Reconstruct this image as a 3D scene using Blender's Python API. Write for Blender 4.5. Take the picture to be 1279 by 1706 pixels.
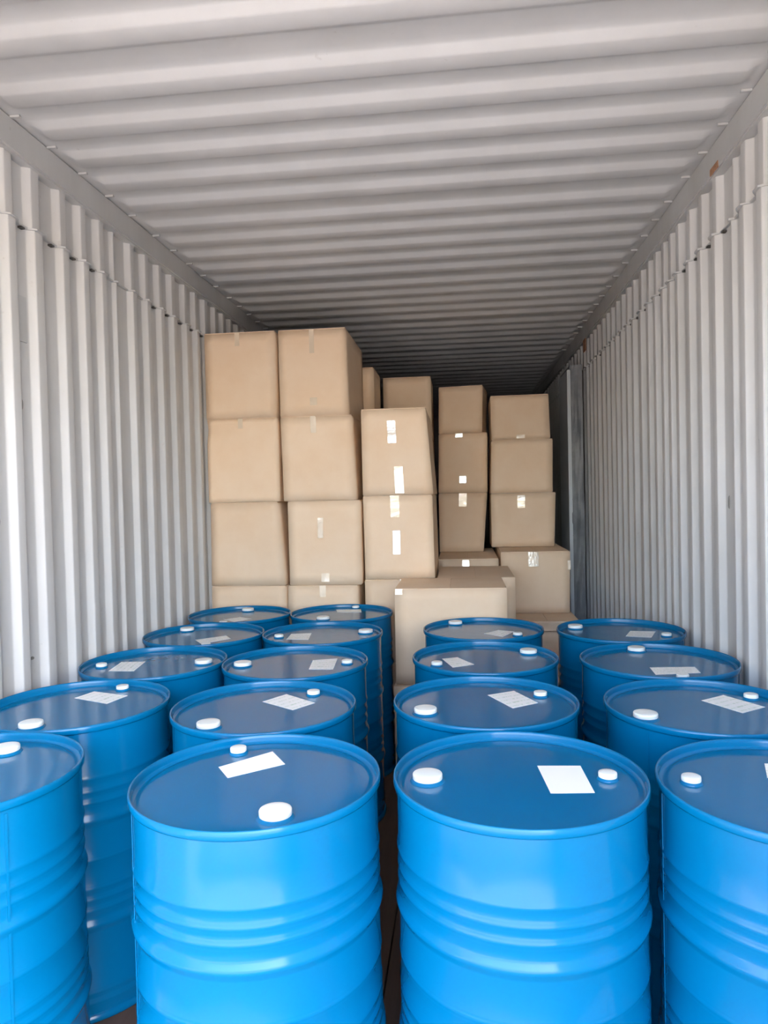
import bpy, bmesh, math, random
from mathutils import Vector, Matrix, noise
for o in list(bpy.data.objects): bpy.data.objects.remove(o, do_unlink=True)
SC = bpy.context.scene
COL = SC.collection
# ------------------------------------------------------------------ camera
FPX = 1185.505
CAM = Vector((0.2718946, 0.0, 1.5367608))
cF = Vector((-0.1097187, 0.99372295, -0.02182904)).normalized()
cR = Vector((0.99374303, 0.10920633, -0.02342574)).normalized()
cU = cR.cross(cF)
cam_data = bpy.data.cameras.new('camera'); cam_obj = bpy.data.objects.new('camera', cam_data)
COL.objects.link(cam_obj)
m = Matrix((cR, cU, -cF)).transposed().to_4x4(); m.translation = CAM
cam_obj.matrix_world = m
cam_data.sensor_fit = 'HORIZONTAL'; cam_data.sensor_width = 36.0; cam_data.lens = FPX/1279*36
cam_data.clip_start = 0.02; cam_data.clip_end = 200
SC.camera = cam_obj
# ------------------------------------------------------------------ sky, sun, exposure
SUN_AZ, SUN_EL = math.radians(-35), math.radians(55)     # azimuth from +x axis, sun stands outside, right of the doors
W = bpy.data.worlds.new('sky'); SC.world = W; W.use_nodes = True
nt = W.node_tree; nt.nodes.clear()
wo = nt.nodes.new('ShaderNodeOutputWorld'); bg = nt.nodes.new('ShaderNodeBackground')
sky = nt.nodes.new('ShaderNodeTexSky'); sky.sky_type = 'NISHITA'; sky.sun_disc = False
sky.sun_elevation = SUN_EL; sky.sun_rotation = math.pi/2 - SUN_AZ
sky.air_density = 1.0; sky.dust_density = 3.0; sky.ozone_density = 1.0
bg.inputs['Strength'].default_value = 1.0
nt.links.new(sky.outputs[0], bg.inputs[0]); nt.links.new(bg.outputs[0], wo.inputs[0])
sd = bpy.data.lights.new('sun', 'SUN'); sd.energy = 9.0; sd.angle = math.radians(0.6); sd.color = (1.0, 0.91, 0.78)
so = bpy.data.objects.new('sun', sd); COL.objects.link(so)
dirv = Vector((math.cos(SUN_EL)*math.cos(SUN_AZ), math.cos(SUN_EL)*math.sin(SUN_AZ), math.sin(SUN_EL)))
so.rotation_euler = dirv.to_track_quat('Z', 'Y').to_euler(); so.location = dirv*20
SC.view_settings.view_transform = 'Standard'; SC.view_settings.look = 'None'
SC.view_settings.exposure = 1.48; SC.view_settings.gamma = 1.0; SC.view_settings.use_curve_mapping = False
# ------------------------------------------------------------------ helpers
def ray_at(px, py, origin, normal):
    """where the camera's line of sight through a photograph pixel meets a plane of the place"""
    d = cF + (px-639.5)/FPX*cR - (py-853)/FPX*cU
    t = (Vector(origin)-CAM).dot(normal)/d.dot(normal)
    return CAM + d*t
def on_z(px, py, z): return ray_at(px, py, (0,0,z), Vector((0,0,1)))
def tag(o, label=None, cat=None, group=None, kind=None):
    for k, v in (('label',label),('category',cat),('group',group),('kind',kind)):
        if v: o[k] = v
    return o
def empty(name, loc=(0,0,0), rz=0):
    o = bpy.data.objects.new(name, None); o.location = loc; o.rotation_euler = (0,0,rz)
    o.empty_display_size = .1; COL.objects.link(o); return o
def link(name, me, mat, parent=None, loc=None):
    o = bpy.data.objects.new(name, me); COL.objects.link(o)
    if mat is not None and not me.materials: me.materials.append(mat)
    if parent: o.parent = parent
    if loc is not None: o.location = loc
    return o
def build(name, bm, mat, parent=None, loc=None, smooth=False):
    me = bpy.data.meshes.new(name); bmesh.ops.recalc_face_normals(bm, faces=bm.faces)
    bm.to_mesh(me); bm.free()
    if smooth:
        for p in me.polygons: p.use_smooth = True
    return link(name, me, mat, parent, loc)
def add_box(bm, x0,x1,y0,y1,z0,z1):
    vs = [bm.verts.new((x,y,z)) for z in (z0,z1) for y in (y0,y1) for x in (x0,x1)]
    for f in ((0,1,3,2),(4,6,7,5),(0,4,5,1),(2,3,7,6),(0,2,6,4),(1,5,7,3)): bm.faces.new([vs[i] for i in f])
    return vs
def box(name, b, mat, parent=None, bevel=0):
    bm = bmesh.new(); add_box(bm,*b)
    if bevel: bmesh.ops.bevel(bm, geom=bm.edges[:], offset=bevel, segments=2, affect='EDGES')
    return build(name, bm, mat, parent)
def lathe(bm, prof, n=64, cx=0, cy=0):
    rings = []
    for r, z in prof:
        if r < 1e-6: rings.append([bm.verts.new((cx,cy,z))])
        else: rings.append([bm.verts.new((cx+r*math.cos(2*math.pi*i/n), cy+r*math.sin(2*math.pi*i/n), z)) for i in range(n)])
    for a, b in zip(rings, rings[1:]):
        for i in range(n):
            j = (i+1) % n
            if len(a) == 1: bm.faces.new((a[0], b[i], b[j]))
            elif len(b) == 1: bm.faces.new((a[i], a[j], b[0]))
            else: bm.faces.new((a[i], a[j], b[j], b[i]))
# ------------------------------------------------------------------ materials
def mat(name, col, rough=.6, metal=0, spec=.5, coat=0):
    M = bpy.data.materials.new(name); M.use_nodes = True
    b = M.node_tree.nodes['Principled BSDF']
    b.inputs['Base Color'].default_value = (*col,1); b.inputs['Roughness'].default_value = rough
    b.inputs['Metallic'].default_value = metal; b.inputs['Specular IOR Level'].default_value = spec
    b.inputs['Coat Weight'].default_value = coat
    return M, M.node_tree, b
def tex_noise(t, scale, detail=4, rough=.55, vec=None, coords='Object', stretch=None):
    n = t.nodes.new('ShaderNodeTexNoise'); n.inputs['Scale'].default_value = scale
    n.inputs['Detail'].default_value = detail; n.inputs['Roughness'].default_value = rough
    g = t.nodes.new('ShaderNodeNewGeometry') if coords == 'World' else t.nodes.new('ShaderNodeTexCoord')
    src = g.outputs['Position'] if coords == 'World' else g.outputs['Object']
    if stretch:
        mp = t.nodes.new('ShaderNodeMapping'); mp.inputs['Scale'].default_value = stretch
        t.links.new(src, mp.inputs[0]); src = mp.outputs[0]
    t.links.new(src, n.inputs['Vector']); return n
def ramp(t, src, stops):
    r = t.nodes.new('ShaderNodeValToRGB'); t.links.new(src, r.inputs[0])
    e = r.color_ramp.elements
    while len(e) < len(stops): e.new(.5)
    for k, (p, c) in enumerate(stops):
        e[k].position = p; e[k].color = (*c,1) if len(c) == 3 else c
    return r
def mix(t, fac, a, b, mode='MIX'):
    n = t.nodes.new('ShaderNodeMix'); n.data_type = 'RGBA'; n.blend_type = mode
    for i, s in ((0,fac),(6,a),(7,b)):
        if hasattr(s, 'links') or hasattr(s, 'is_linked'): t.links.new(s, n.inputs[i])
        else: n.inputs[i].default_value = s if i == 0 else (*s,1)
    return n.outputs[2]
def bump(t, b, src, strength=.2, dist=.01):
    n = t.nodes.new('ShaderNodeBump'); n.inputs['Strength'].default_value = strength; n.inputs['Distance'].default_value = dist
    t.links.new(src, n.inputs['Height']); t.links.new(n.outputs[0], b.inputs['Normal'])
def container_paint(name, base, dirt):
    M, t, b = mat(name, base, .5, 0, .4)
    n1 = tex_noise(t, 3.0, 6, .6, coords='World', stretch=(1,1,.35))
    n2 = tex_noise(t, 22, 4, .6, coords='World')
    n3 = tex_noise(t, 9, 3, .5, coords='World', stretch=(1,1,.5))
    r1 = ramp(t, n1.outputs[0], [(.35,(0,0,0)),(.75,(1,1,1))])
    c1 = mix(t, r1.outputs[0], base, dirt)
    r2 = ramp(t, n2.outputs[0], [(.70,(0,0,0)),(.80,(.45,.45,.45))])
    c2 = mix(t, r2.outputs[0], c1, (dirt[0]*.6, dirt[1]*.56, dirt[2]*.5))
    r3 = ramp(t, n3.outputs[0], [(.66,(0,0,0)),(.8,(.3,.3,.3))])
    c3 = mix(t, r3.outputs[0], c2, (min(1,base[0]*1.15), min(1,base[1]*1.13), min(1,base[2]*1.1)))
    t.links.new(c3, b.inputs['Base Color'])
    rr = ramp(t, n1.outputs[0], [(.3,(.42,.42,.42)),(.8,(.62,.62,.62))]); t.links.new(rr.outputs[0], b.inputs['Roughness'])
    bump(t, b, n1.outputs[0], .25, .004)
    return M
M_WALL = container_paint('grey_wall_paint', (.60,.59,.575), (.50,.485,.46))
M_ROOF = container_paint('grey_roof_paint', (.60,.60,.595), (.54,.54,.53))
M_RAIL = container_paint('grey_rail_paint', (.52,.52,.51), (.45,.44,.42))
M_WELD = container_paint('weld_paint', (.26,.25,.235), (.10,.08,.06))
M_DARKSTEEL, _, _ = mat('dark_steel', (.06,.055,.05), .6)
M_RUST, t, b = mat('rust', (.35,.13,.05), .85); n = tex_noise(t, 60); r = ramp(t, n.outputs[0], [(.3,(.30,.14,.07)),(.7,(.48,.26,.15))]); t.links.new(r.outputs[0], b.inputs['Base Color'])
M_FLOOR, t, b = mat('plywood_floor', (.12,.07,.045), .7)
n = tex_noise(t, 8, 6, .6, stretch=(1,.08,1)); r = ramp(t, n.outputs[0], [(.3,(.07,.042,.03)),(.7,(.17,.10,.065))]); t.links.new(r.outputs[0], b.inputs['Base Color']); bump(t, b, n.outputs[0], .3, .003)
M_GROUND, t, b = mat('outside_concrete', (.5,.47,.42), .9)
n = tex_noise(t, 2, 6); r = ramp(t, n.outputs[0], [(.3,(.27,.24,.205)),(.7,(.36,.32,.275))]); t.links.new(r.outputs[0], b.inputs['Base Color'])
def blue(name, col, rough):
    M, t, b = mat(name, col, rough, 0, .28, .03); b.inputs['Coat Roughness'].default_value = .06
    n = tex_noise(t, 6, 3); bump(t, b, n.outputs[0], .12, .006)
    n2 = tex_noise(t, 30, 4, coords='World'); r = ramp(t, n2.outputs[0], [(.3,(rough*.8,)*3),(.8,(rough*1.3,)*3)]); t.links.new(r.outputs[0], b.inputs['Roughness'])
    return M
M_BLUE = blue('blue_enamel', (.0003,.126,.285), .17)
M_BLUE_LID = blue('blue_enamel_lid', (.0003,.126,.285), .15)
M_CAP, t, b = mat('white_cap_plastic', (.74,.77,.74), .35); b.inputs['Subsurface Weight'].default_value = .15; b.inputs['Subsurface Radius'].default_value = (.01,.01,.01)
M_STEEL, _, _ = mat('bung_steel', (.35,.5,.6), .3, .3)
M_PAPER, t, b = mat('paper_label', (.86,.87,.84), .5)
tc = t.nodes.new('ShaderNodeTexCoord')                     # faint unreadable print: broken rows of small dark ticks
wv = t.nodes.new('ShaderNodeTexWave'); wv.bands_direction = 'Y'; wv.inputs['Scale'].default_value = 18; t.links.new(tc.outputs['UV'], wv.inputs[0])
mp = t.nodes.new('ShaderNodeMapping'); mp.inputs['Scale'].default_value = (16,3.5,1); t.links.new(tc.outputs['UV'], mp.inputs[0])
wv.inputs['Scale'].default_value = 1.6
nz = t.nodes.new('ShaderNodeTexNoise'); nz.inputs['Scale'].default_value = 1.6; t.links.new(mp.outputs[0], nz.inputs[0])
ml = t.nodes.new('ShaderNodeMath'); ml.operation = 'MULTIPLY'; t.links.new(wv.outputs[1], ml.inputs[0]); t.links.new(nz.outputs[0], ml.inputs[1])
r = ramp(t, ml.outputs[0], [(.42,(.86,.87,.85)),(.60,(.50,.60,.50))]); t.links.new(r.outputs[0], b.inputs['Base Color'])
M_PLAIN, _, _ = mat('plain_paper_label', (.88,.88,.86), .5)
def card(name, a, c):
    M, t, b = mat(name, a, .75, 0, .3)
    oi = t.nodes.new('ShaderNodeObjectInfo')
    n = tex_noise(t, 5, 5, .6, coords='World'); r = ramp(t, n.outputs[0], [(.3,a),(.72,c)])
    hs = t.nodes.new('ShaderNodeHueSaturation'); mr = t.nodes.new('ShaderNodeMapRange')
    mr.inputs[3].default_value = .93; mr.inputs[4].default_value = 1.05
    t.links.new(oi.outputs['Random'], mr.inputs[0]); t.links.new(mr.outputs[0], hs.inputs['Value']); t.links.new(r.outputs[0], hs.inputs['Color'])
    t.links.new(hs.outputs[0], b.inputs['Base Color'])
    n2 = tex_noise(t, 12, 5, .6, coords='World'); bump(t, b, n2.outputs[0], .25, .006)
    return M
M_CARD = card('kraft_cardboard', (.83,.605,.405), (.87,.67,.48))
M_CARD_EDGE, _, _ = mat('cardboard_edge', (.42,.28,.16), .8)
M_TAPE, t, b = mat('clear_packing_tape', (.80,.64,.46), .12, 0, .9, 1.0)
b.inputs['Coat Roughness'].default_value = .05; b.inputs['Coat IOR'].default_value = 1.8
n = tex_noise(t, 25, 3, coords='World'); bump(t, b, n.outputs[0], .4, .006)
M_SHEET, t, b = mat('grey_sheet', (.20,.205,.21), .5, 0, .5)
n = tex_noise(t, 5, 5, coords='World'); r = ramp(t, n.outputs[0], [(.3,(.17,.18,.20)),(.7,(.33,.33,.33))]); t.links.new(r.outputs[0], b.inputs['Base Color'])
M_TRIM, _, _ = mat('pale_edge', (.6,.62,.64), .45)
# ------------------------------------------------------------------ container shell
HW = 1.321; Y0, Y1 = -0.50, 13.0; ZR, ZC = 2.81, 2.903; DEP = .027; ZS = 2.58
LIST_L = [2.399,2.559,2.753,2.912,3.069,3.225,3.372,3.534,3.704,3.871,4.059,4.225]
LIST_R = [2.608,2.764,2.915,3.067,3.242,3.404,3.575,3.703,3.828,3.976,4.123]
THIN_L, THIN_R = {3.225}, {2.915}
def full(lst, thin):
    out = list(lst); y = lst[0]-.165; k = 0
    while y > Y0+.12: out.insert(0, y); y -= .162 if k % 6 else .19; k += 1
    y = lst[-1]+.165; k = 0
    while y < Y1-.15: out.append(y); y += .158 if k % 7 else .19; k += 1
    return out
def profile(cs, thin, depth):
    pts = [(Y0, depth)]
    for i, c in enumerate(cs):
        nx = cs[i+1] if i+1 < len(cs) else c+.16
        g = nx-c; h = .009; top = .055 if g < .18 else .065
        if c in thin: pts += [(c-.012,depth),(c,depth*.35),(c+.01,depth*.35),(c+.03,depth)]; continue
        pts += [(c-h,depth),(c+h,0),(c+h+top*.8,0),(c+h+top*.8+.042,depth)]
    pts.append((Y1, depth)); return pts
def rounded(pts, e=.0045):
    # every bend of the pressed sheet becomes a small curve
    out = [pts[0]]
    for a, p, q in zip(pts, pts[1:], pts[2:]):
        va, vq = Vector(a), Vector(q); vp = Vector(p)
        for t_, v in ((1,va),(.35,va),(.35,vq),(1,vq)):
            d = v-vp; k = min(e*t_, d.length*.45)
            w = vp + d.normalized()*k
            if t_ == .35: w = w + ((va-vp).normalized()+(vq-vp).normalized())*e*.12
            out.append((w.x, w.y))
    return out+[pts[-1]]
def corrugated(name, sgn, cs, thin, z0, z1, inset, parent=None):
    bm = bmesh.new(); pr = rounded(profile(cs, thin, DEP))
    cols = []
    for (y,d) in pr:
        x = sgn*(HW-inset+d)
        cols.append([bm.verts.new((x,y,z0)), bm.verts.new((x,y,z1))])
    for a, b2 in zip(cols, cols[1:]): bm.faces.new((a[0], b2[0], b2[1], a[1])).smooth = True
    # outer skin so that the sheet has thickness
    out = [[bm.verts.new((sgn*(HW+DEP+.012), y, z)) for z in (z0,z1)] for y in (Y0,Y1)]
    bm.faces.new((out[0][0], out[1][0], out[1][1], out[0][1]))
    bm.faces.new((cols[0][0], cols[0][1], out[0][1], out[0][0])); bm.faces.new((cols[-1][0], out[1][0], out[1][1], cols[-1][1]))
    return build(name, bm, M_WALL, parent)
cl, cr = full(LIST_L, THIN_L), full(LIST_R, THIN_R)
wl = tag(corrugated('wall_left', -1, cl, THIN_L, 0, ZS, 0), 'corrugated pale grey steel side wall on the left', kind='structure')
wr = tag(corrugated('wall_right', 1, cr, THIN_R, 0, ZS, 0), 'corrugated bluish grey steel side wall on the right', kind='structure')
for sgn, cs, th, wall in ((-1,cl,THIN_L,wl),(1,cr,THIN_R,wr)):
    corrugated('header_strip', sgn, [c-.006 for c in cs], {c-.006 for c in th}, ZS+.001, ZR+.002, -.006, wall)
    bm = bmesh.new(); pr = profile(cs, th, DEP)          # weld bead that follows the corrugation
    prev = None
    rnd = random.Random(4)
    for (y,d) in pr:
        x = sgn*(HW-.008+d); e = .003+.004*rnd.random()
        cur = [bm.verts.new(p) for p in ((x+sgn*.012,y,ZS-e),(x-sgn*.003,y,ZS-e*.8),(x-sgn*.003,y,ZS+.003),(x+sgn*.012,y,ZS+.003))]
        if prev:
            for i in range(4): bm.faces.new((prev[i],prev[(i+1)%4],cur[(i+1)%4],cur[i]))
        prev = cur
    build('weld_bead', bm, M_RAIL, wall)
    # small dark blocks stand in for shadow notches in the recesses under the seam
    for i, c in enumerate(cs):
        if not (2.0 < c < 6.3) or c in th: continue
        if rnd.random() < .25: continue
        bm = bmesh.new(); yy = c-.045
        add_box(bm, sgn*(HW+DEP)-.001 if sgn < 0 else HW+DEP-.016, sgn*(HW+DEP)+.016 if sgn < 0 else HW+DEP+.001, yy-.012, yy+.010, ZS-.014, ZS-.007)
        build('shadow_notch', bm, M_DARKSTEEL, wall)
# repair patch, plugs and scars on the walls
def plug(name, sgn, y, z, r, mt, sx=1.0, wall=None, d=0.0):
    bm = bmesh.new(); n = 10
    for k, (rr, h) in enumerate(((1,0),(.8,.004))):
        pass
    ring = [[bm.verts.new((sgn*(HW+d-h), y+rr*r*math.cos(a*2*math.pi/n), z+rr*r*sx*math.sin(a*2*math.pi/n))) for a in range(n)] for rr,h in ((1,-.002),(.75,.004))]
    for i in range(n): bm.faces.new((ring[0][i],ring[0][(i+1)%n],ring[1][(i+1)%n],ring[1][i]))
    bm.faces.new(ring[1]); bm.faces.new(ring[0][::-1])
    return build(name, bm, mt, wall)
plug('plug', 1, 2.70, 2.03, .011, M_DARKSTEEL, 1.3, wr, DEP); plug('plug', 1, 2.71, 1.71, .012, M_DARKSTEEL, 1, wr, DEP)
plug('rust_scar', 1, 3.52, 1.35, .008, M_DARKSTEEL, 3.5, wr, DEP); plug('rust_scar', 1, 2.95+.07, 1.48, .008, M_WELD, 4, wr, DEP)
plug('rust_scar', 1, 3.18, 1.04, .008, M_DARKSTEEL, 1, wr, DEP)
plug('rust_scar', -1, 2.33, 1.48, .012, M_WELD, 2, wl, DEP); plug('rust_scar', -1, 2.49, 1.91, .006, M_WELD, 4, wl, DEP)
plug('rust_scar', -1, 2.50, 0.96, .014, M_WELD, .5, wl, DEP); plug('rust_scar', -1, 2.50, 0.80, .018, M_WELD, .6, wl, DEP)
bm = bmesh.new(); add_box(bm, -HW-DEP-.001, -HW-DEP+.006, 2.477, 2.532, 2.145, 2.315)
tag(build('repair_patch', bm, M_RAIL, wl), 'small welded rectangular patch plate')
# ceiling: die-stamped ribs that stop short of the rails
bm = bmesh.new()
rib_c = []; k0 = 2.268-1.18*5
y = 2.252-1.18*5
while y < Y1-.2:
    rib_c += [y+.228*i for i in range(5)]; y += 1.18
prof = [(Y0,0)]
for c in rib_c:
    if c < Y0+.05 or c > Y1-.2: continue
    prof += [(c-.050,0),(c-.022,0),(c-.012,-.004),(c+.012,-.021),(c+.022,-.024),(c+.085,-.024),(c+.098,-.021),(c+.130,-.003),(c+.140,0)]
prof.append((Y1,0))
xs = [-HW-.01,-1.285,-1.262,-1.235,-.6,0,.6,1.235,1.262,1.285,HW+.01]
ws = [0,0,.35,1,1,1,1,1,.35,0,0]
ZT = ZC+.030
grid = [[bm.verts.new((x,y,ZT+(h*w)+(-.038)*(1-w)*0 - .0 )) for x, w in zip(xs,ws)] for y,h in prof]
for a, b2 in zip(grid, grid[1:]):
    for i in range(len(xs)-1): bm.faces.new((a[i],a[i+1],b2[i+1],b2[i])).smooth = True
ce = build('ceiling', bm, M_ROOF); tag(ce, 'ribbed grey steel roof of the container', kind='structure')
box('roof_skin', (-HW-.05,HW+.05,Y0,Y1,ZT+.004,ZT+.02), M_ROOF, ce)
for s, nm, lab in ((-1,'trim_1','grey top rail along the left wall under the roof'),(1,'trim_2','grey top rail along the right wall under the roof')):
    bm = bmesh.new(); x0, x1 = sorted((s*(HW-.014), s*(HW+.052))); add_box(bm, x0,x1,Y0,Y1,ZR,ZT-.001)
    bmesh.ops.bevel(bm, geom=bm.edges[:], offset=.008, segments=2, affect='EDGES')
    rl = tag(build(nm, bm, M_RAIL), lab, kind='structure')
    x0, x1 = sorted((s*(HW-.050), s*(HW-.013)))
    bm = bmesh.new()                                        # tack welds where the roof sheet meets the rail
    for c in rib_c:
        if Y0 < c < 7: add_box(bm, x0, x1, c+.165-.228*0, c+.178, ZT-.010, ZT-.002)
    tag(build('tack_welds', bm, M_RAIL, rl), kind='stuff')
rp = bpy.data.objects['trim_2']
bm = bmesh.new(); add_box(bm, HW-.0165, HW-.013, 2.98,3.07,2.812,2.838); build('rust_patch', bm, M_RUST, rp)
bm = bmesh.new(); add_box(bm, HW-.018, HW-.013, 6.02,6.14,2.70,2.80); build('rust_patch', bm, M_RUST, wr)
# bottom rails, floor of plywood boards, end wall, door frame
for s, nm, lab in ((-1,'trim_3','bottom rail along the left wall'),(1,'trim_4','bottom rail along the right wall')):
    x0, x1 = sorted((s*(HW+.001-.0), s*(HW+.06))); 
    tag(box(nm, (x0,x1,Y0,Y1,-.16,-.001), M_RAIL), lab, kind='structure')
fl = tag(box('floor', (-HW+.002,HW-.002,Y0,Y1,-.16,-.030), M_DARKSTEEL), 'dark floor under the plywood boards', kind='structure')
bm = bmesh.new(); nx = 6; wdt = (2*HW-.008)/nx
add_box(bm, 0, wdt-.006, 0, 2.28, -.028, 0.0); bmesh.ops.recalc_face_normals(bm, faces=bm.faces)
pm = bpy.data.meshes.new('floor_board'); bm.to_mesh(pm); bm.free()
for i in range(nx):
    for j in range(6): link('floor_board', pm, M_FLOOR, fl, (-HW+.006+i*wdt, Y0+.005+j*2.287, 0))
tag(box('wall_back', (-HW-.04,HW+.04,Y1,Y1+.04,-.16,ZT), M_WALL), 'grey steel end wall behind the cargo', kind='structure')
tag(box('trim_5', (-HW-.05,HW+.05,Y0-.1,Y0,ZR-.02,ZT+.03), M_RAIL), 'door header beam', kind='structure')
for s, nm in ((-1,'trim_6'),(1,'trim_7')):
    x0, x1 = sorted((s*(HW-.01), s*(HW+.10)))
    tag(box(nm, (x0,x1,Y0-.1,Y0-.001,-.16,ZR-.021), M_RAIL), 'door post', kind='structure')
tag(box('trim_8', (-HW+.011-.001,HW-.011,Y0-.1,Y0-.001,-.16,-.005), M_RAIL), 'door sill', kind='structure')
GZ = -1.35
tag(box('ground', (-30,30,-45,20,GZ-.2,GZ), M_GROUND), 'sunlit concrete yard outside the container', kind='structure')
# ------------------------------------------------------------------ tall grey sheet against the right wall
YS = 6.1
ts = empty('metal_sheet', (1.24, YS, 0)); tag(ts, 'tall dented dark grey sheet with pale edge standing against the right wall', 'panel')
bm = bmesh.new(); nz_, nx_ = 60, 6; g = []
for k in range(nz_+1):
    z = .002+k*2.60/nz_; row = []
    for i in range(nx_+1):
        u = i/nx_; n_ = noise.noise(Vector((u*2.2, z*2.6, 3.1)))
        xl = -.052 + (.020*noise.noise(Vector((1.3, z*3.4, 0))) if i < 2 else 0)
        row.append(bm.verts.new((xl+u*(.100), .020+.035*n_+.018*noise.noise(Vector((u,z*9,7.7))), z)))
    g.append(row)
for a, b2 in zip(g, g[1:]):
    for i in range(nx_): bm.faces.new((a[i],a[i+1],b2[i+1],b2[i]))
ret = bmesh.ops.extrude_face_region(bm, geom=bm.faces[:]); vs = [e for e in ret['geom'] if isinstance(e, bmesh.types.BMVert)]
bmesh.ops.translate(bm, verts=vs, vec=(0,.55,0))
build('sheet', bm, M_SHEET, ts, smooth=False)
bm = bmesh.new(); add_box(bm, -.078,-.050+.0,.0,.5,.002,2.56); bmesh.ops.bevel(bm, geom=bm.edges[:], offset=.006, segments=2, affect='EDGES')
tag(build('edge_strip', bm, M_TRIM, ts), 'pale edge strip')
# ------------------------------------------------------------------ blue steel drums
HD = .884; R = .2925; HEADZ = HD-.020
def drum_meshes():
    bm = bmesh.new()
    p = [(.2835,.012)]
    def hoop(z, r, h): return [(.2840,z-h),(.2850,z-h*.75),(r-.002,z-h*.30),(r,z),(r-.002,z+h*.30),(.2850,z+h*.75),(.2840,z+h)]
    for z, r, h in ((.055,.2862,.012),(.085,.2862,.012),(.285,.2920,.022),(.330,.2864,.012),(.362,.2864,.012),(.395,.2864,.012),
                    (.480,.2864,.012),(.598,.2920,.022),(.650,.2866,.012),(.684,.2866,.012),(.724,.2874,.015)):
        p += hoop(z, r, h)
    p += [(.2840,.80),(.2840,HD-.020)]
    lathe(bm, p, 96); me = bpy.data.meshes.new('body'); bmesh.ops.recalc_face_normals(bm, faces=bm.faces); bm.to_mesh(me); bm.free()
    bm = bmesh.new()
    lathe(bm, [(.2835,HD-.022),(.2900,HD-.021),(.2922,HD-.017),(.2925,HD-.008),(.2915,HD-.002),(.2895,HD),(.2870,HD-.001),(.2855,HD-.004),(.2845,HD-.010),(.2835,HD-.024)], 96)
    me2 = bpy.data.meshes.new('top_chime'); bmesh.ops.recalc_face_normals(bm, faces=bm.faces); bm.to_mesh(me2); bm.free()
    bm = bmesh.new()
    lathe(bm, [(.2838,HD-.018),(.2800,HEADZ-.004),(.272,HEADZ-.004),(.268,HEADZ-.001),(.262,HEADZ),(.20,HEADZ),(.10,HEADZ),(0,HEADZ)], 96)
    me3 = bpy.data.meshes.new('lid'); bmesh.ops.recalc_face_normals(bm, faces=bm.faces); bm.to_mesh(me3); bm.free()
    bm = bmesh.new()
    lathe(bm, [(0,.010),(.278,.010),(.281,.001),(.290,0),(.2925,.006),(.290,.018),(.2838,.022)], 96)
    me4 = bpy.data.meshes.new('bottom_chime'); bmesh.ops.recalc_face_normals(bm, faces=bm.faces); bm.to_mesh(me4); bm.free()
    out = [me,me2,me3,me4]
    for q in out:
        for f in q.polygons: f.use_smooth = True
    return out
DM = drum_meshes()
def cap_mesh(name, r, h):
    bm = bmesh.new()
    lathe(bm, [(r*.99,0),(r,.002),(r,h-.003),(r*.97,h-.0008),(r*.90,h),(r*.5,h+.0004),(0,h+.0005)], 40)
    me = bpy.data.meshes.new(name); bmesh.ops.recalc_face_normals(bm, faces=bm.faces); bm.to_mesh(me); bm.free()
    for f in me.polygons: f.use_smooth = True
    return me
def flange_mesh(name, r):
    bm = bmesh.new(); lathe(bm, [(r*1.18,0),(r*1.12,.003),(r*.98,.006),(r*.5,.006),(0,.006)], 40)
    me = bpy.data.meshes.new(name); bmesh.ops.recalc_face_normals(bm, faces=bm.faces); bm.to_mesh(me); bm.free()
    for f in me.polygons: f.use_smooth = True
    return me
CL, CS_ = cap_mesh('large_cap', .0350, .013), cap_mesh('small_cap', .0215, .011)
FL, FS = flange_mesh('large_flange', .0350), flange_mesh('small_flange', .0215)
seam_bm = bmesh.new(); add_box(seam_bm, -.003,.003,-.0015,.0,.03,HD-.03)
SEAM = bpy.data.meshes.new('side_seam'); bmesh.ops.recalc_face_normals(seam_bm, faces=seam_bm.faces); seam_bm.to_mesh(SEAM); seam_bm.free()
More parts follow.
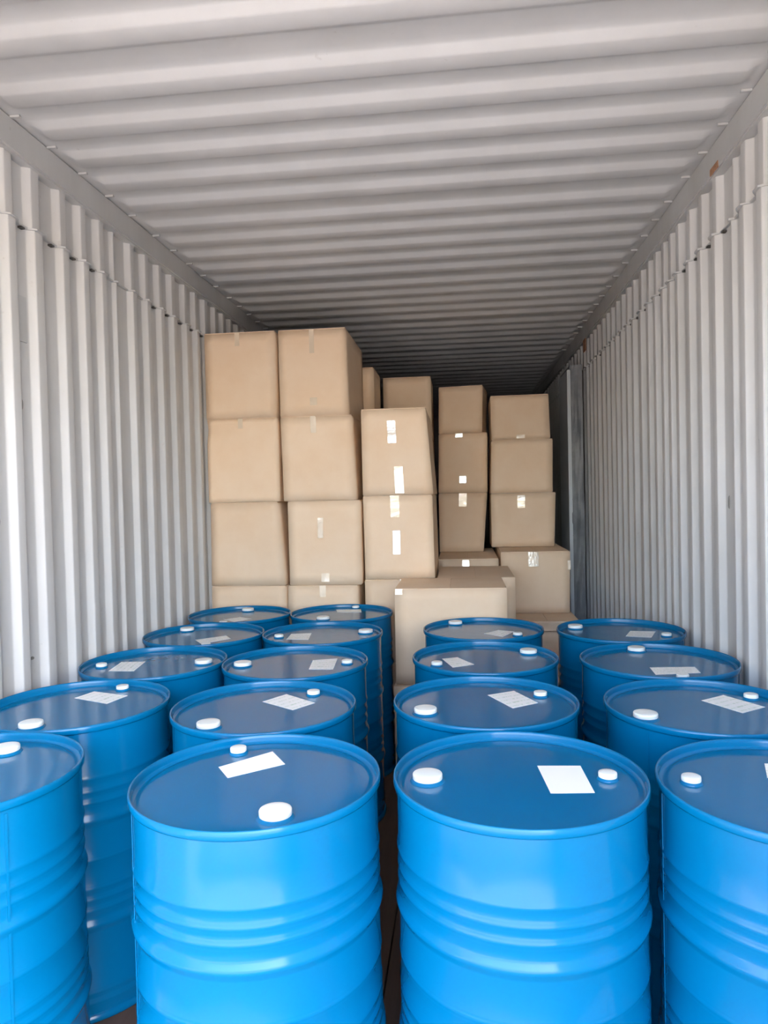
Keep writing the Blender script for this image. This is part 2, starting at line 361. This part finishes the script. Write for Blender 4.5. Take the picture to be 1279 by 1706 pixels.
DRUMS = {  # centre x, y; large cap px; small cap px; label corners px (read off the photograph's drum heads)
'A1':(-.9846,1.6319,(10,1246),None,None),
'A2':(-.9988,2.2013,(51.6,1205.5),(204,1143.6),[(124,1163),(157,1152),(212.6,1159),(178,1172.5)]),
'A3':(-.9972,2.7846,(339,1101),(169,1107),[(180.6,1118),(202,1103),(242.5,1102),(223,1118)]),
'A4':(-1.0043,3.3757,(311.7,1047.5),(343,1074),[(325,1066),(376.7,1059),(384.4,1064),(335.4,1073)]),
'A5':(-1.0104,3.9650,(413,1015),(372,1036),[(372,1032),(400,1028),(419,1031),(390,1036)]),
'B1':(-.2259,1.6331,(458.7,1352),(397,1247),[(364,1278),(454,1252),(474.7,1273),(379,1296)]),
'B2':(-.3701,2.2046,(347,1205.5),(522,1152),[(437,1169),(477,1156.5),(524.8,1171),(487.6,1183)]),
'B3':(-.4139,2.8040,(404,1105),(578,1101),[(521,1100),(562.4,1097),(554.7,1115),(514.4,1115)]),
'B4':(-.4210,3.4063,(609,1050.7),(464.4,1058.4),[(485,1056),(518.6,1055),(513.4,1066),(477.3,1065)]),
'B5':(-.4280,3.9980,(538,1029),(593.4,1010),[(560,1016),(601,1015),(602,1020),(562,1020)]),
'C1':(.3880,1.6790,(712,1292),(1012,1289),[(894.7,1275.8),(966.6,1275.8),(990.7,1320.7),(917,1321.4)]),
'C2':(.3305,2.2787,(708.5,1182),(900,1154),[(812,1158),(856,1151),(896,1171),(854,1180)]),
'C3':(.3489,2.8966,(880,1084),(727.5,1104),[(736,1097.5),(762,1095),(789.5,1107),(754,1112)]),
'C4':(.3591,3.5031,(756.5,1036),(862,1055),[(806,1055.6),(830,1049.7),(857,1052),(837,1061)]),
'D1':(.9900,1.6416,None,None,[(1273,1272),(1345,1275),(1362,1306),(1278,1296)]),
'D2':(.9900,2.2518,(1075,1190),(1250.6,1158),[(1168,1167),(1204.6,1158),(1274.5,1178),(1237,1188)]),
'D3':(1.0120,2.8486,(1059.7,1080),(1137,1125),[(1082,1112),(1157,1111),(1167,1121),(1092,1124)]),
'D4':(1.0006,3.4592,(958,1043),(1110,1056),[(1049.7,1051),(1092,1052),(1085,1062),(1042,1060)]),
}
ORD = ['nearest','second','third','fourth','farthest']
COLN = {'A':'by left wall','B':'left of centre gap','C':'right of centre gap','D':'by right wall'}
LOOK = {'A1':'cut off by the left edge','A2':'diamond paper between rear small cap and front large cap','A3':'large cap right, small cap left',
'A4':'large cap at its rear rim','A5':'touching the tall box stack','B1':'plain white slip at rear, large cap in front','B2':'diamond paper near its rear right cap',
'B3':'large cap left, paper right','B4':'small cap left, large cap right','B5':'flat paper near the rear rim','C1':'large cap left, plain white slip right',
'C2':'large cap front left, diamond paper','C3':'large cap rear right, small cap left','C4':'in front of the wide box','D1':'cut off by the right edge',
'D2':'large cap front left, long paper right','D3':'large cap at its rear, wide paper in front','D4':'large cap at its left rim, beside the wall'}
def settle():
    # the drums touch but never share room
    P = {k: Vector(d[:2]) for k, d in DRUMS.items()}; ks = list(P)
    for it in range(60):
        for i, a in enumerate(ks):
            for b2 in ks[i+1:]:
                d = P[b2]-P[a]
                if d.length < 2*R+.002:
                    e = d.normalized()*(2*R+.003-d.length)/2; P[a] -= e; P[b2] += e
            P[a].x = max(-HW+R+.004, min(HW-R-.004, P[a].x))
    return P
HOME = settle()
for key, (dx,dy,lc,sc,lab) in DRUMS.items():
    dx, dy = HOME[key]
    c, i = key[0], int(key[1])-1
    o = word = ORD[i] if not (i == 3 and c in 'CD') else 'farthest'
    rt = empty('steel_drum', (dx,dy,0))
    tag(rt, '%s blue drum %s, %s' % (word, COLN[c], LOOK[key]), 'drum', 'blue steel drums')
    b_ = link('body', DM[0], M_BLUE, rt); s_ = link('side_seam', SEAM, M_BLUE, b_)
    an = random.Random(ord(c)*7+i).uniform(0, 6.28)
    s_.location = (.2850*math.cos(an), .2850*math.sin(an), 0); s_.rotation_euler = (0,0,an+math.pi/2)
    link('top_chime', DM[1], M_BLUE, rt); ld = link('lid', DM[2], M_BLUE_LID, rt); link('bottom_chime', DM[3], M_BLUE, rt)
    def local(px):
        p = on_z(px[0], px[1], HEADZ+.012); v = Vector((p.x-dx, p.y-dy))
        return v
    L = local(lc) if lc else (Vector((.21*math.cos(-.2), .21*math.sin(-.2))))
    if L.length > .238: L *= .238/L.length
    S = local(sc) if sc else -L*1.02
    if S.length > .246: S *= .246/S.length
    if (S-L).length < .08: S = -L
    for nm, q, fm, cm in (('large_cap',L,FL,CL),('small_cap',S,FS,CS_)):
        f_ = link('bung_flange', fm, M_BLUE_LID, rt, (q.x,q.y,HEADZ)); cc = link(nm, cm, M_CAP, rt, (q.x,q.y,HEADZ+.0055))
        cc['label'] = 'white plastic bung cap'
    if lab:
        pts = [on_z(x,y,HEADZ+.0006) for x,y in lab]; pts = [Vector((p.x-dx,p.y-dy)) for p in pts]
        pts = [p*(.262/p.length) if p.length > .262 else p for p in pts]
        bm = bmesh.new(); uv = bm.loops.layers.uv.new('UVMap')
        lo = [bm.verts.new((p.x,p.y,HEADZ+.0002)) for p in pts]; hi = [bm.verts.new((p.x,p.y,HEADZ+.0009)) for p in pts]
        ft = bm.faces.new(hi); bm.faces.new(lo[::-1])
        for k in range(4): bm.faces.new((lo[k],lo[(k+1)%4],hi[(k+1)%4],hi[k]))
        for lp, u in zip(ft.loops, ((0,1),(1,1),(1,0),(0,0))): lp[uv].uv = u
        pl = build('paper_label', bm, M_PLAIN if key in ('C1','B1') else M_PAPER, rt)
        pl['label'] = 'white paper slip stuck on the lid'
# ------------------------------------------------------------------ cardboard boxes
def carton(seed, label, Y, px, depth, group, z0=None, z1=None, rot=0.0, tapes=(), x0=None, x1=None, flaps=True, gap=.0025, dent=False):
    """px = corners (tl, tr, bl, br) of the front face in the photograph, met with the vertical plane that front stands in;
    z0/z1/x0/x1 override. tapes = (where, from, to, width, u)."""
    th = math.radians(rot); g = Vector((math.sin(th), math.cos(th), 0))
    if px: C4 = [ray_at(x, y, (0,Y,0), g) for x, y in px]
    else: C4 = [Vector((x0,Y,z1)),Vector((x1,Y,z1)),Vector((x0,Y,z0)),Vector((x1,Y,z0))]
    tl,tr,bl,br = C4
    if z1 is not None: tl.z = tr.z = z1
    if z0 is not None: bl.z = br.z = z0
    if px and x0 is not None: tl.x, bl.x = max(tl.x,x0), max(bl.x,x0)
    if px and x1 is not None: tr.x, br.x = min(tr.x,x1), min(br.x,x1)
    tl = tl+Vector((gap,0,-.001)); tr = tr+Vector((-gap,0,-.001)); bl = bl+Vector((gap,0,.001)); br = br+Vector((-gap,0,.001))
    base = (bl+br)/2 + g*depth/2
    rt = empty('cardboard_box', (base.x, base.y, min(bl.z,br.z)))
    off = -rt.location.copy()
    def P(u, v, w):   # u across, v up, w back
        f = (bl*(1-u)+br*u)*(1-v)+(tl*(1-u)+tr*u)*v
        return f+g*(depth*w)+off
    N = 16 if dent else 8; rnd = Vector((seed*3.7, seed*1.3, seed*.7))
    def sag(a, b2, s): 
        e = max(0.0,min(a,1-a,b2,1-b2))*2; return (.010*e**.7)*(.35+noise.noise(Vector((a*2.1,b2*2.1,s))+rnd))
    bm = bmesh.new(); cache = {}
    def vert(i,j,k):
        key = (i,j,k)
        if key in cache: return cache[key]
        u,v,w = i/N,j/N,k/N; p = P(u,v,w)
        if dent and k == 0:
            dd = v-(.70+.24*u)
            if 0 < dd: p = p + g*min(dd,.2)*.16*min(1,(1-v)*8+.2)
        if k in (0,N): p = p + g*(1 if k == 0 else -1)*max(0,sag(u,v,k))
        if i in (0,N): p = p + Vector((1,0,0))*(1 if i == 0 else -1)*max(0,sag(v,w,i+20))
        cache[key] = bm.verts.new(p); return cache[key]
    R_ = range(N)
    for a in R_:
        for b2 in R_:
            for k in (0,N):
                bm.faces.new((vert(a,b2,k),vert(a+1,b2,k),vert(a+1,b2+1,k),vert(a,b2+1,k)))
                bm.faces.new((vert(k,a,b2),vert(k,a+1,b2),vert(k,a+1,b2+1),vert(k,a,b2+1)))
            bm.faces.new((vert(a,0,b2),vert(a+1,0,b2),vert(a+1,0,b2+1),vert(a,0,b2+1)))
            bm.faces.new((vert(a,N,b2),vert(a+1,N,b2),vert(a+1,N,b2+1),vert(a,N,b2+1)))
    # the top of the body sits 4 mm low, the two flaps close it
    if flaps:
        for (i,j,k), v in cache.items():
            if j == N: v.co.z -= .0045
    bmesh.ops.recalc_face_normals(bm, faces=bm.faces)
    sharp = [e for e in bm.edges if e.calc_face_angle(0) > 1.0]
    bmesh.ops.bevel(bm, geom=sharp, offset=.0035, segments=2, affect='EDGES', clamp_overlap=True)
    build('carton_body', bm, M_CARD, rt, smooth=True)
    for f in rt.children[-1].data.polygons: f.use_smooth = True
    if flaps:
        for u0,u1 in ((.004,.496),(.504,.996)):
            bm = bmesh.new()
            lo = [P(u0,1,0.004),P(u1,1,.004),P(u1,1,.996),P(u0,1,.996)]
            q = [bm.verts.new(p-Vector((0,0,.0040))) for p in lo]+[bm.verts.new(p) for p in lo]
            for f in ((0,3,2,1),(4,5,6,7),(0,1,5,4),(1,2,6,5),(2,3,7,6),(3,0,4,7)): bm.faces.new([q[i] for i in f])
            build('flap', bm, M_CARD, rt)
    h = (tl.z-bl.z)
    for (va, vb, uc, wd) in tapes:      # strips of clear tape on the front face
        bm = bmesh.new(); n = 7; W_ = (tr-tl).length; cols = []
        for j in range(n+1):
            v = va+(vb-va)*j/n; row = []
            for s in (-1,1):
                u = uc+s*wd/2/W_
                lift = (vb-v)*h*.11 if bl.z+va*h < 1.35 else (vb-v)*h*.02
                row.append(bm.verts.new(P(u,v,0)+g*max(0,sag(u,v,0))*.9-g*(lift+.0012+.0010*noise.noise(Vector((s,v*9,seed))))))
            cols.append(row)
        for a, b2 in zip(cols, cols[1:]): bm.faces.new((a[0],a[1],b2[1],b2[0]))
        ret = bmesh.ops.extrude_face_region(bm, geom=bm.faces[:]); vs = [e for e in ret['geom'] if isinstance(e, bmesh.types.BMVert)]
        bmesh.ops.translate(bm, verts=vs, vec=g*.0006)
        tp = build('tape', bm, M_TAPE, rt); tp['label'] = 'shiny clear tape strip'
    tag(rt, label, 'box', group); return rt
G1, G2, G3 = 'tall boxes stacked against the left wall', 'tall boxes in the middle stack', 'boxes stacked far right'
XL = -HW+.004
E5 = [.002,.488,.9955,1.52,2.046,2.582]       # layer heights of the two left stacks
lab1 = ['bottom box of the stack against the left wall, hidden behind the drums','kraft box just above the drums in the leftmost stack','third-from-top kraft box of the leftmost stack','dented kraft box below the top one, against the left wall','topmost kraft box of the stack against the left wall']
lab2 = ['bottom box of the second stack from the left wall','kraft box just above the drums in the second stack from the left','third-from-top kraft box of the second stack, white tape mark','second-from-top kraft box of the second stack from the left wall','highest kraft box of all, top of the second stack, leaning right']
P1 = [[(352,1116),(478,1116),(352,1250),(478,1250)],[(352,979),(477,979),(352,1114),(478,1114)],[(350,840),(463,840),(352,976),(477,976)],[(341,699),(462,699),(340,836),(466,836)],[(339,556),(457,552),(341,696),(460,696)]]
P2 = [[(478,1116),(602,1116),(480,1250),(604,1250)],[(479,970),(596,970),(480,1114),(602,1114)],[(478,837),(600,829),(482,966),(603,966)],[(466,698),(586,692),(472,834),(594,828)],[(458,550),(575,545),(466,694),(580,692)]]
TP1 = [(),(),(),((.88,.999,.48,.03),),((.84,.999,.47,.03),)]
TP2 = [(),((.86,.999,.5,.04),),((.56,.80,.45,.035),(.04,.14,.5,.05)),((.80,.999,.46,.035),),((.12,.21,.5,.045),(.72,.999,.5,.03))]
for k in range(5):
    carton(k+1, lab1[k], 4.335, P1[k], .74, G1, z0=E5[k], z1=E5[k+1], tapes=TP1[k], x0=XL-0.0, x1=-.850 if k>2 else -.8335, dent=(k==3))
    carton(k+11, lab2[k], 4.325+.004*k, P2[k], .74, G1, z0=E5[k], z1=E5[k+1], tapes=TP2[k], x0=-.846 if k>2 else -.829, x1=-.343)
# second row behind the second stack, only its top and right sides peep out
E5b = [.002,.49,.985,1.48,1.975,2.47]
for k in range(5):
    carton(k+21, ['bottom','fourth','third','second','topmost'][k]+(' box from the top' if k in (1,2,3) else ' box')+' of the row hidden behind the second stack', 5.11, None, .42, 'boxes in the row behind the second stack', z0=E5b[k], z1=E5b[k+1], x0=-.79, x1=-.343)
# third stack
lab3 = ['bottom box of the middle stack, behind the wide box','kraft box under the two taped boxes of the middle stack','lower taped kraft box of the middle stack, two shiny tape marks','top kraft box of the middle stack, tape marks high and low']
E3 = [.002,.51,1.025,1.5427,2.076]
P3 = [[(602,1130),(722,1130),(602,1245),(722,1245)],[(602,967),(722,967),(604,1115),(722,1115)],[(601,827),(720,825),(608,964),(727,964)],[(597,682),(709,679),(601,825),(722,823)]]
TP3 = [(),((.90,.999,.55,.03),),((.74,.999,.46,.055),(.30,.58,.47,.045)),((.60,.86,.46,.05),(.02,.33,.53,.05))]
for k in range(4):
    carton(k+31, lab3[k], 4.35, P3[k], .74, G2, z0=E3[k], z1=E3[k+1], tapes=TP3[k], x0=-.340, x1=.098)
# behind the third stack
E3b = [.002,.50,.99,1.485,1.98,2.474]
for k in range(5):
    carton(k+41, ['bottom','fourth','third','second','topmost'][k]+(' box from the top' if k in (1,2,3) else ' box')+' of the shaded row behind the middle stack', 5.62, None, .5, 'boxes in the row behind the middle stack', z0=E3b[k], z1=E3b[k+1], x0=-.336, x1=.045)
# big wide box in front and what it stands on
carton(51, 'low box under the wide box, mostly hidden by the drums', 3.835, None, .49, 'boxes low in the centre', z0=.002, z1=.506, x0=-.122, x1=.50)
carton(52, 'widest kraft box, in front at the centre behind the drums', 3.845, [(656,983),(845,979),(659,1141),(848,1141)], .485, 'boxes low in the centre', z0=.508, z1=1.034, tapes=((.94,.999,.04,.04),))
carton(53, 'kraft box base right behind the wide box, low down', 4.36, None, .62, 'boxes low in the centre', z0=.002, z1=.51, x0=.104, x1=.61)
carton(54, 'kraft box close behind the wide box, showing its right edge', 4.36, None, .70, 'boxes low in the centre', z0=.512, z1=1.030, x0=.104, x1=.583)
# low carton under column 4
carton(55, 'bottom box beneath the fourth stack, fully in shade', 5.28, None, 1.05, G3, z0=.002, z1=.53, x0=.08, x1=.53)
carton(56, 'low box under the fourth stack with bright tape on its front and top', 5.28, None, 1.05, G3, z0=.532, z1=1.062, x0=.08, x1=.53, tapes=((.86,.985,.46,.05),))
P4 = [[(730,823),(812,822),(732,920),(806,920)],[(730,725),(812,721),(730,821),(812,820)],[(730,646),(804,645),(730,723),(803,722)]]
lab4 = ['lowest shaded box of the fourth stack, tape near its top','middle box of the fourth stack, bright tape spot low','topmost box of the fourth stack, twisted slightly']
E4 = [1.064,1.552,2.042,2.423]; TP4 = [((.77,.99,.5,.065),),((.16,.28,.5,.055),(.93,.999,.42,.06)),()]
for k in range(3):
    carton(k+61, lab4[k], 5.9, P4[k], .42, G3, z0=E4[k], z1=E4[k+1], rot=[0,3,7][k], tapes=TP4[k], x1=.487)
# column 5
carton(70, 'lowest box of the far right stack, glimpsed between two drums', 5.0, None, 1.3, G3, z0=.002, z1=.575, x0=.622, x1=1.08)
carton(71, 'flat thin carton under the far right stack, seen between drums', 4.98, None, 1.3, G3, z0=.577, z1=.650, x0=.62, x1=1.06)
carton(72, 'wide low box of the far right stack with bright tape at its top', 5.3, [(832,919),(950,918),(834,1022),(950,1022)], 1.0, G3, z0=.652, z1=1.108, tapes=((.76,.99,.47,.075),(.70,.85,.985,.02)), x0=.545)
P5 = [[(813,823),(926,823),(813,912),(924,913)],[(818,735),(921,735),(817,820),(921,819)],[(816,664),(914,660),(818,732),(917,732)]]
lab5 = ['second box up of the far right stack, white tape at its top','third box up of the far right stack, plain brown front','topmost box of the far right stack, nearest the dark wall']
E6 = [1.110,1.540,1.966,2.318]; TP5 = [((.72,.96,.47,.06),),(),((.02,.10,.5,.065),)]
for k in range(3):
    carton(k+81, lab5[k], 5.75, P5[k], .45, G3, z0=E6[k]*1.0, z1=E6[k+1], tapes=TP5[k], x0=.497, x1=1.03)
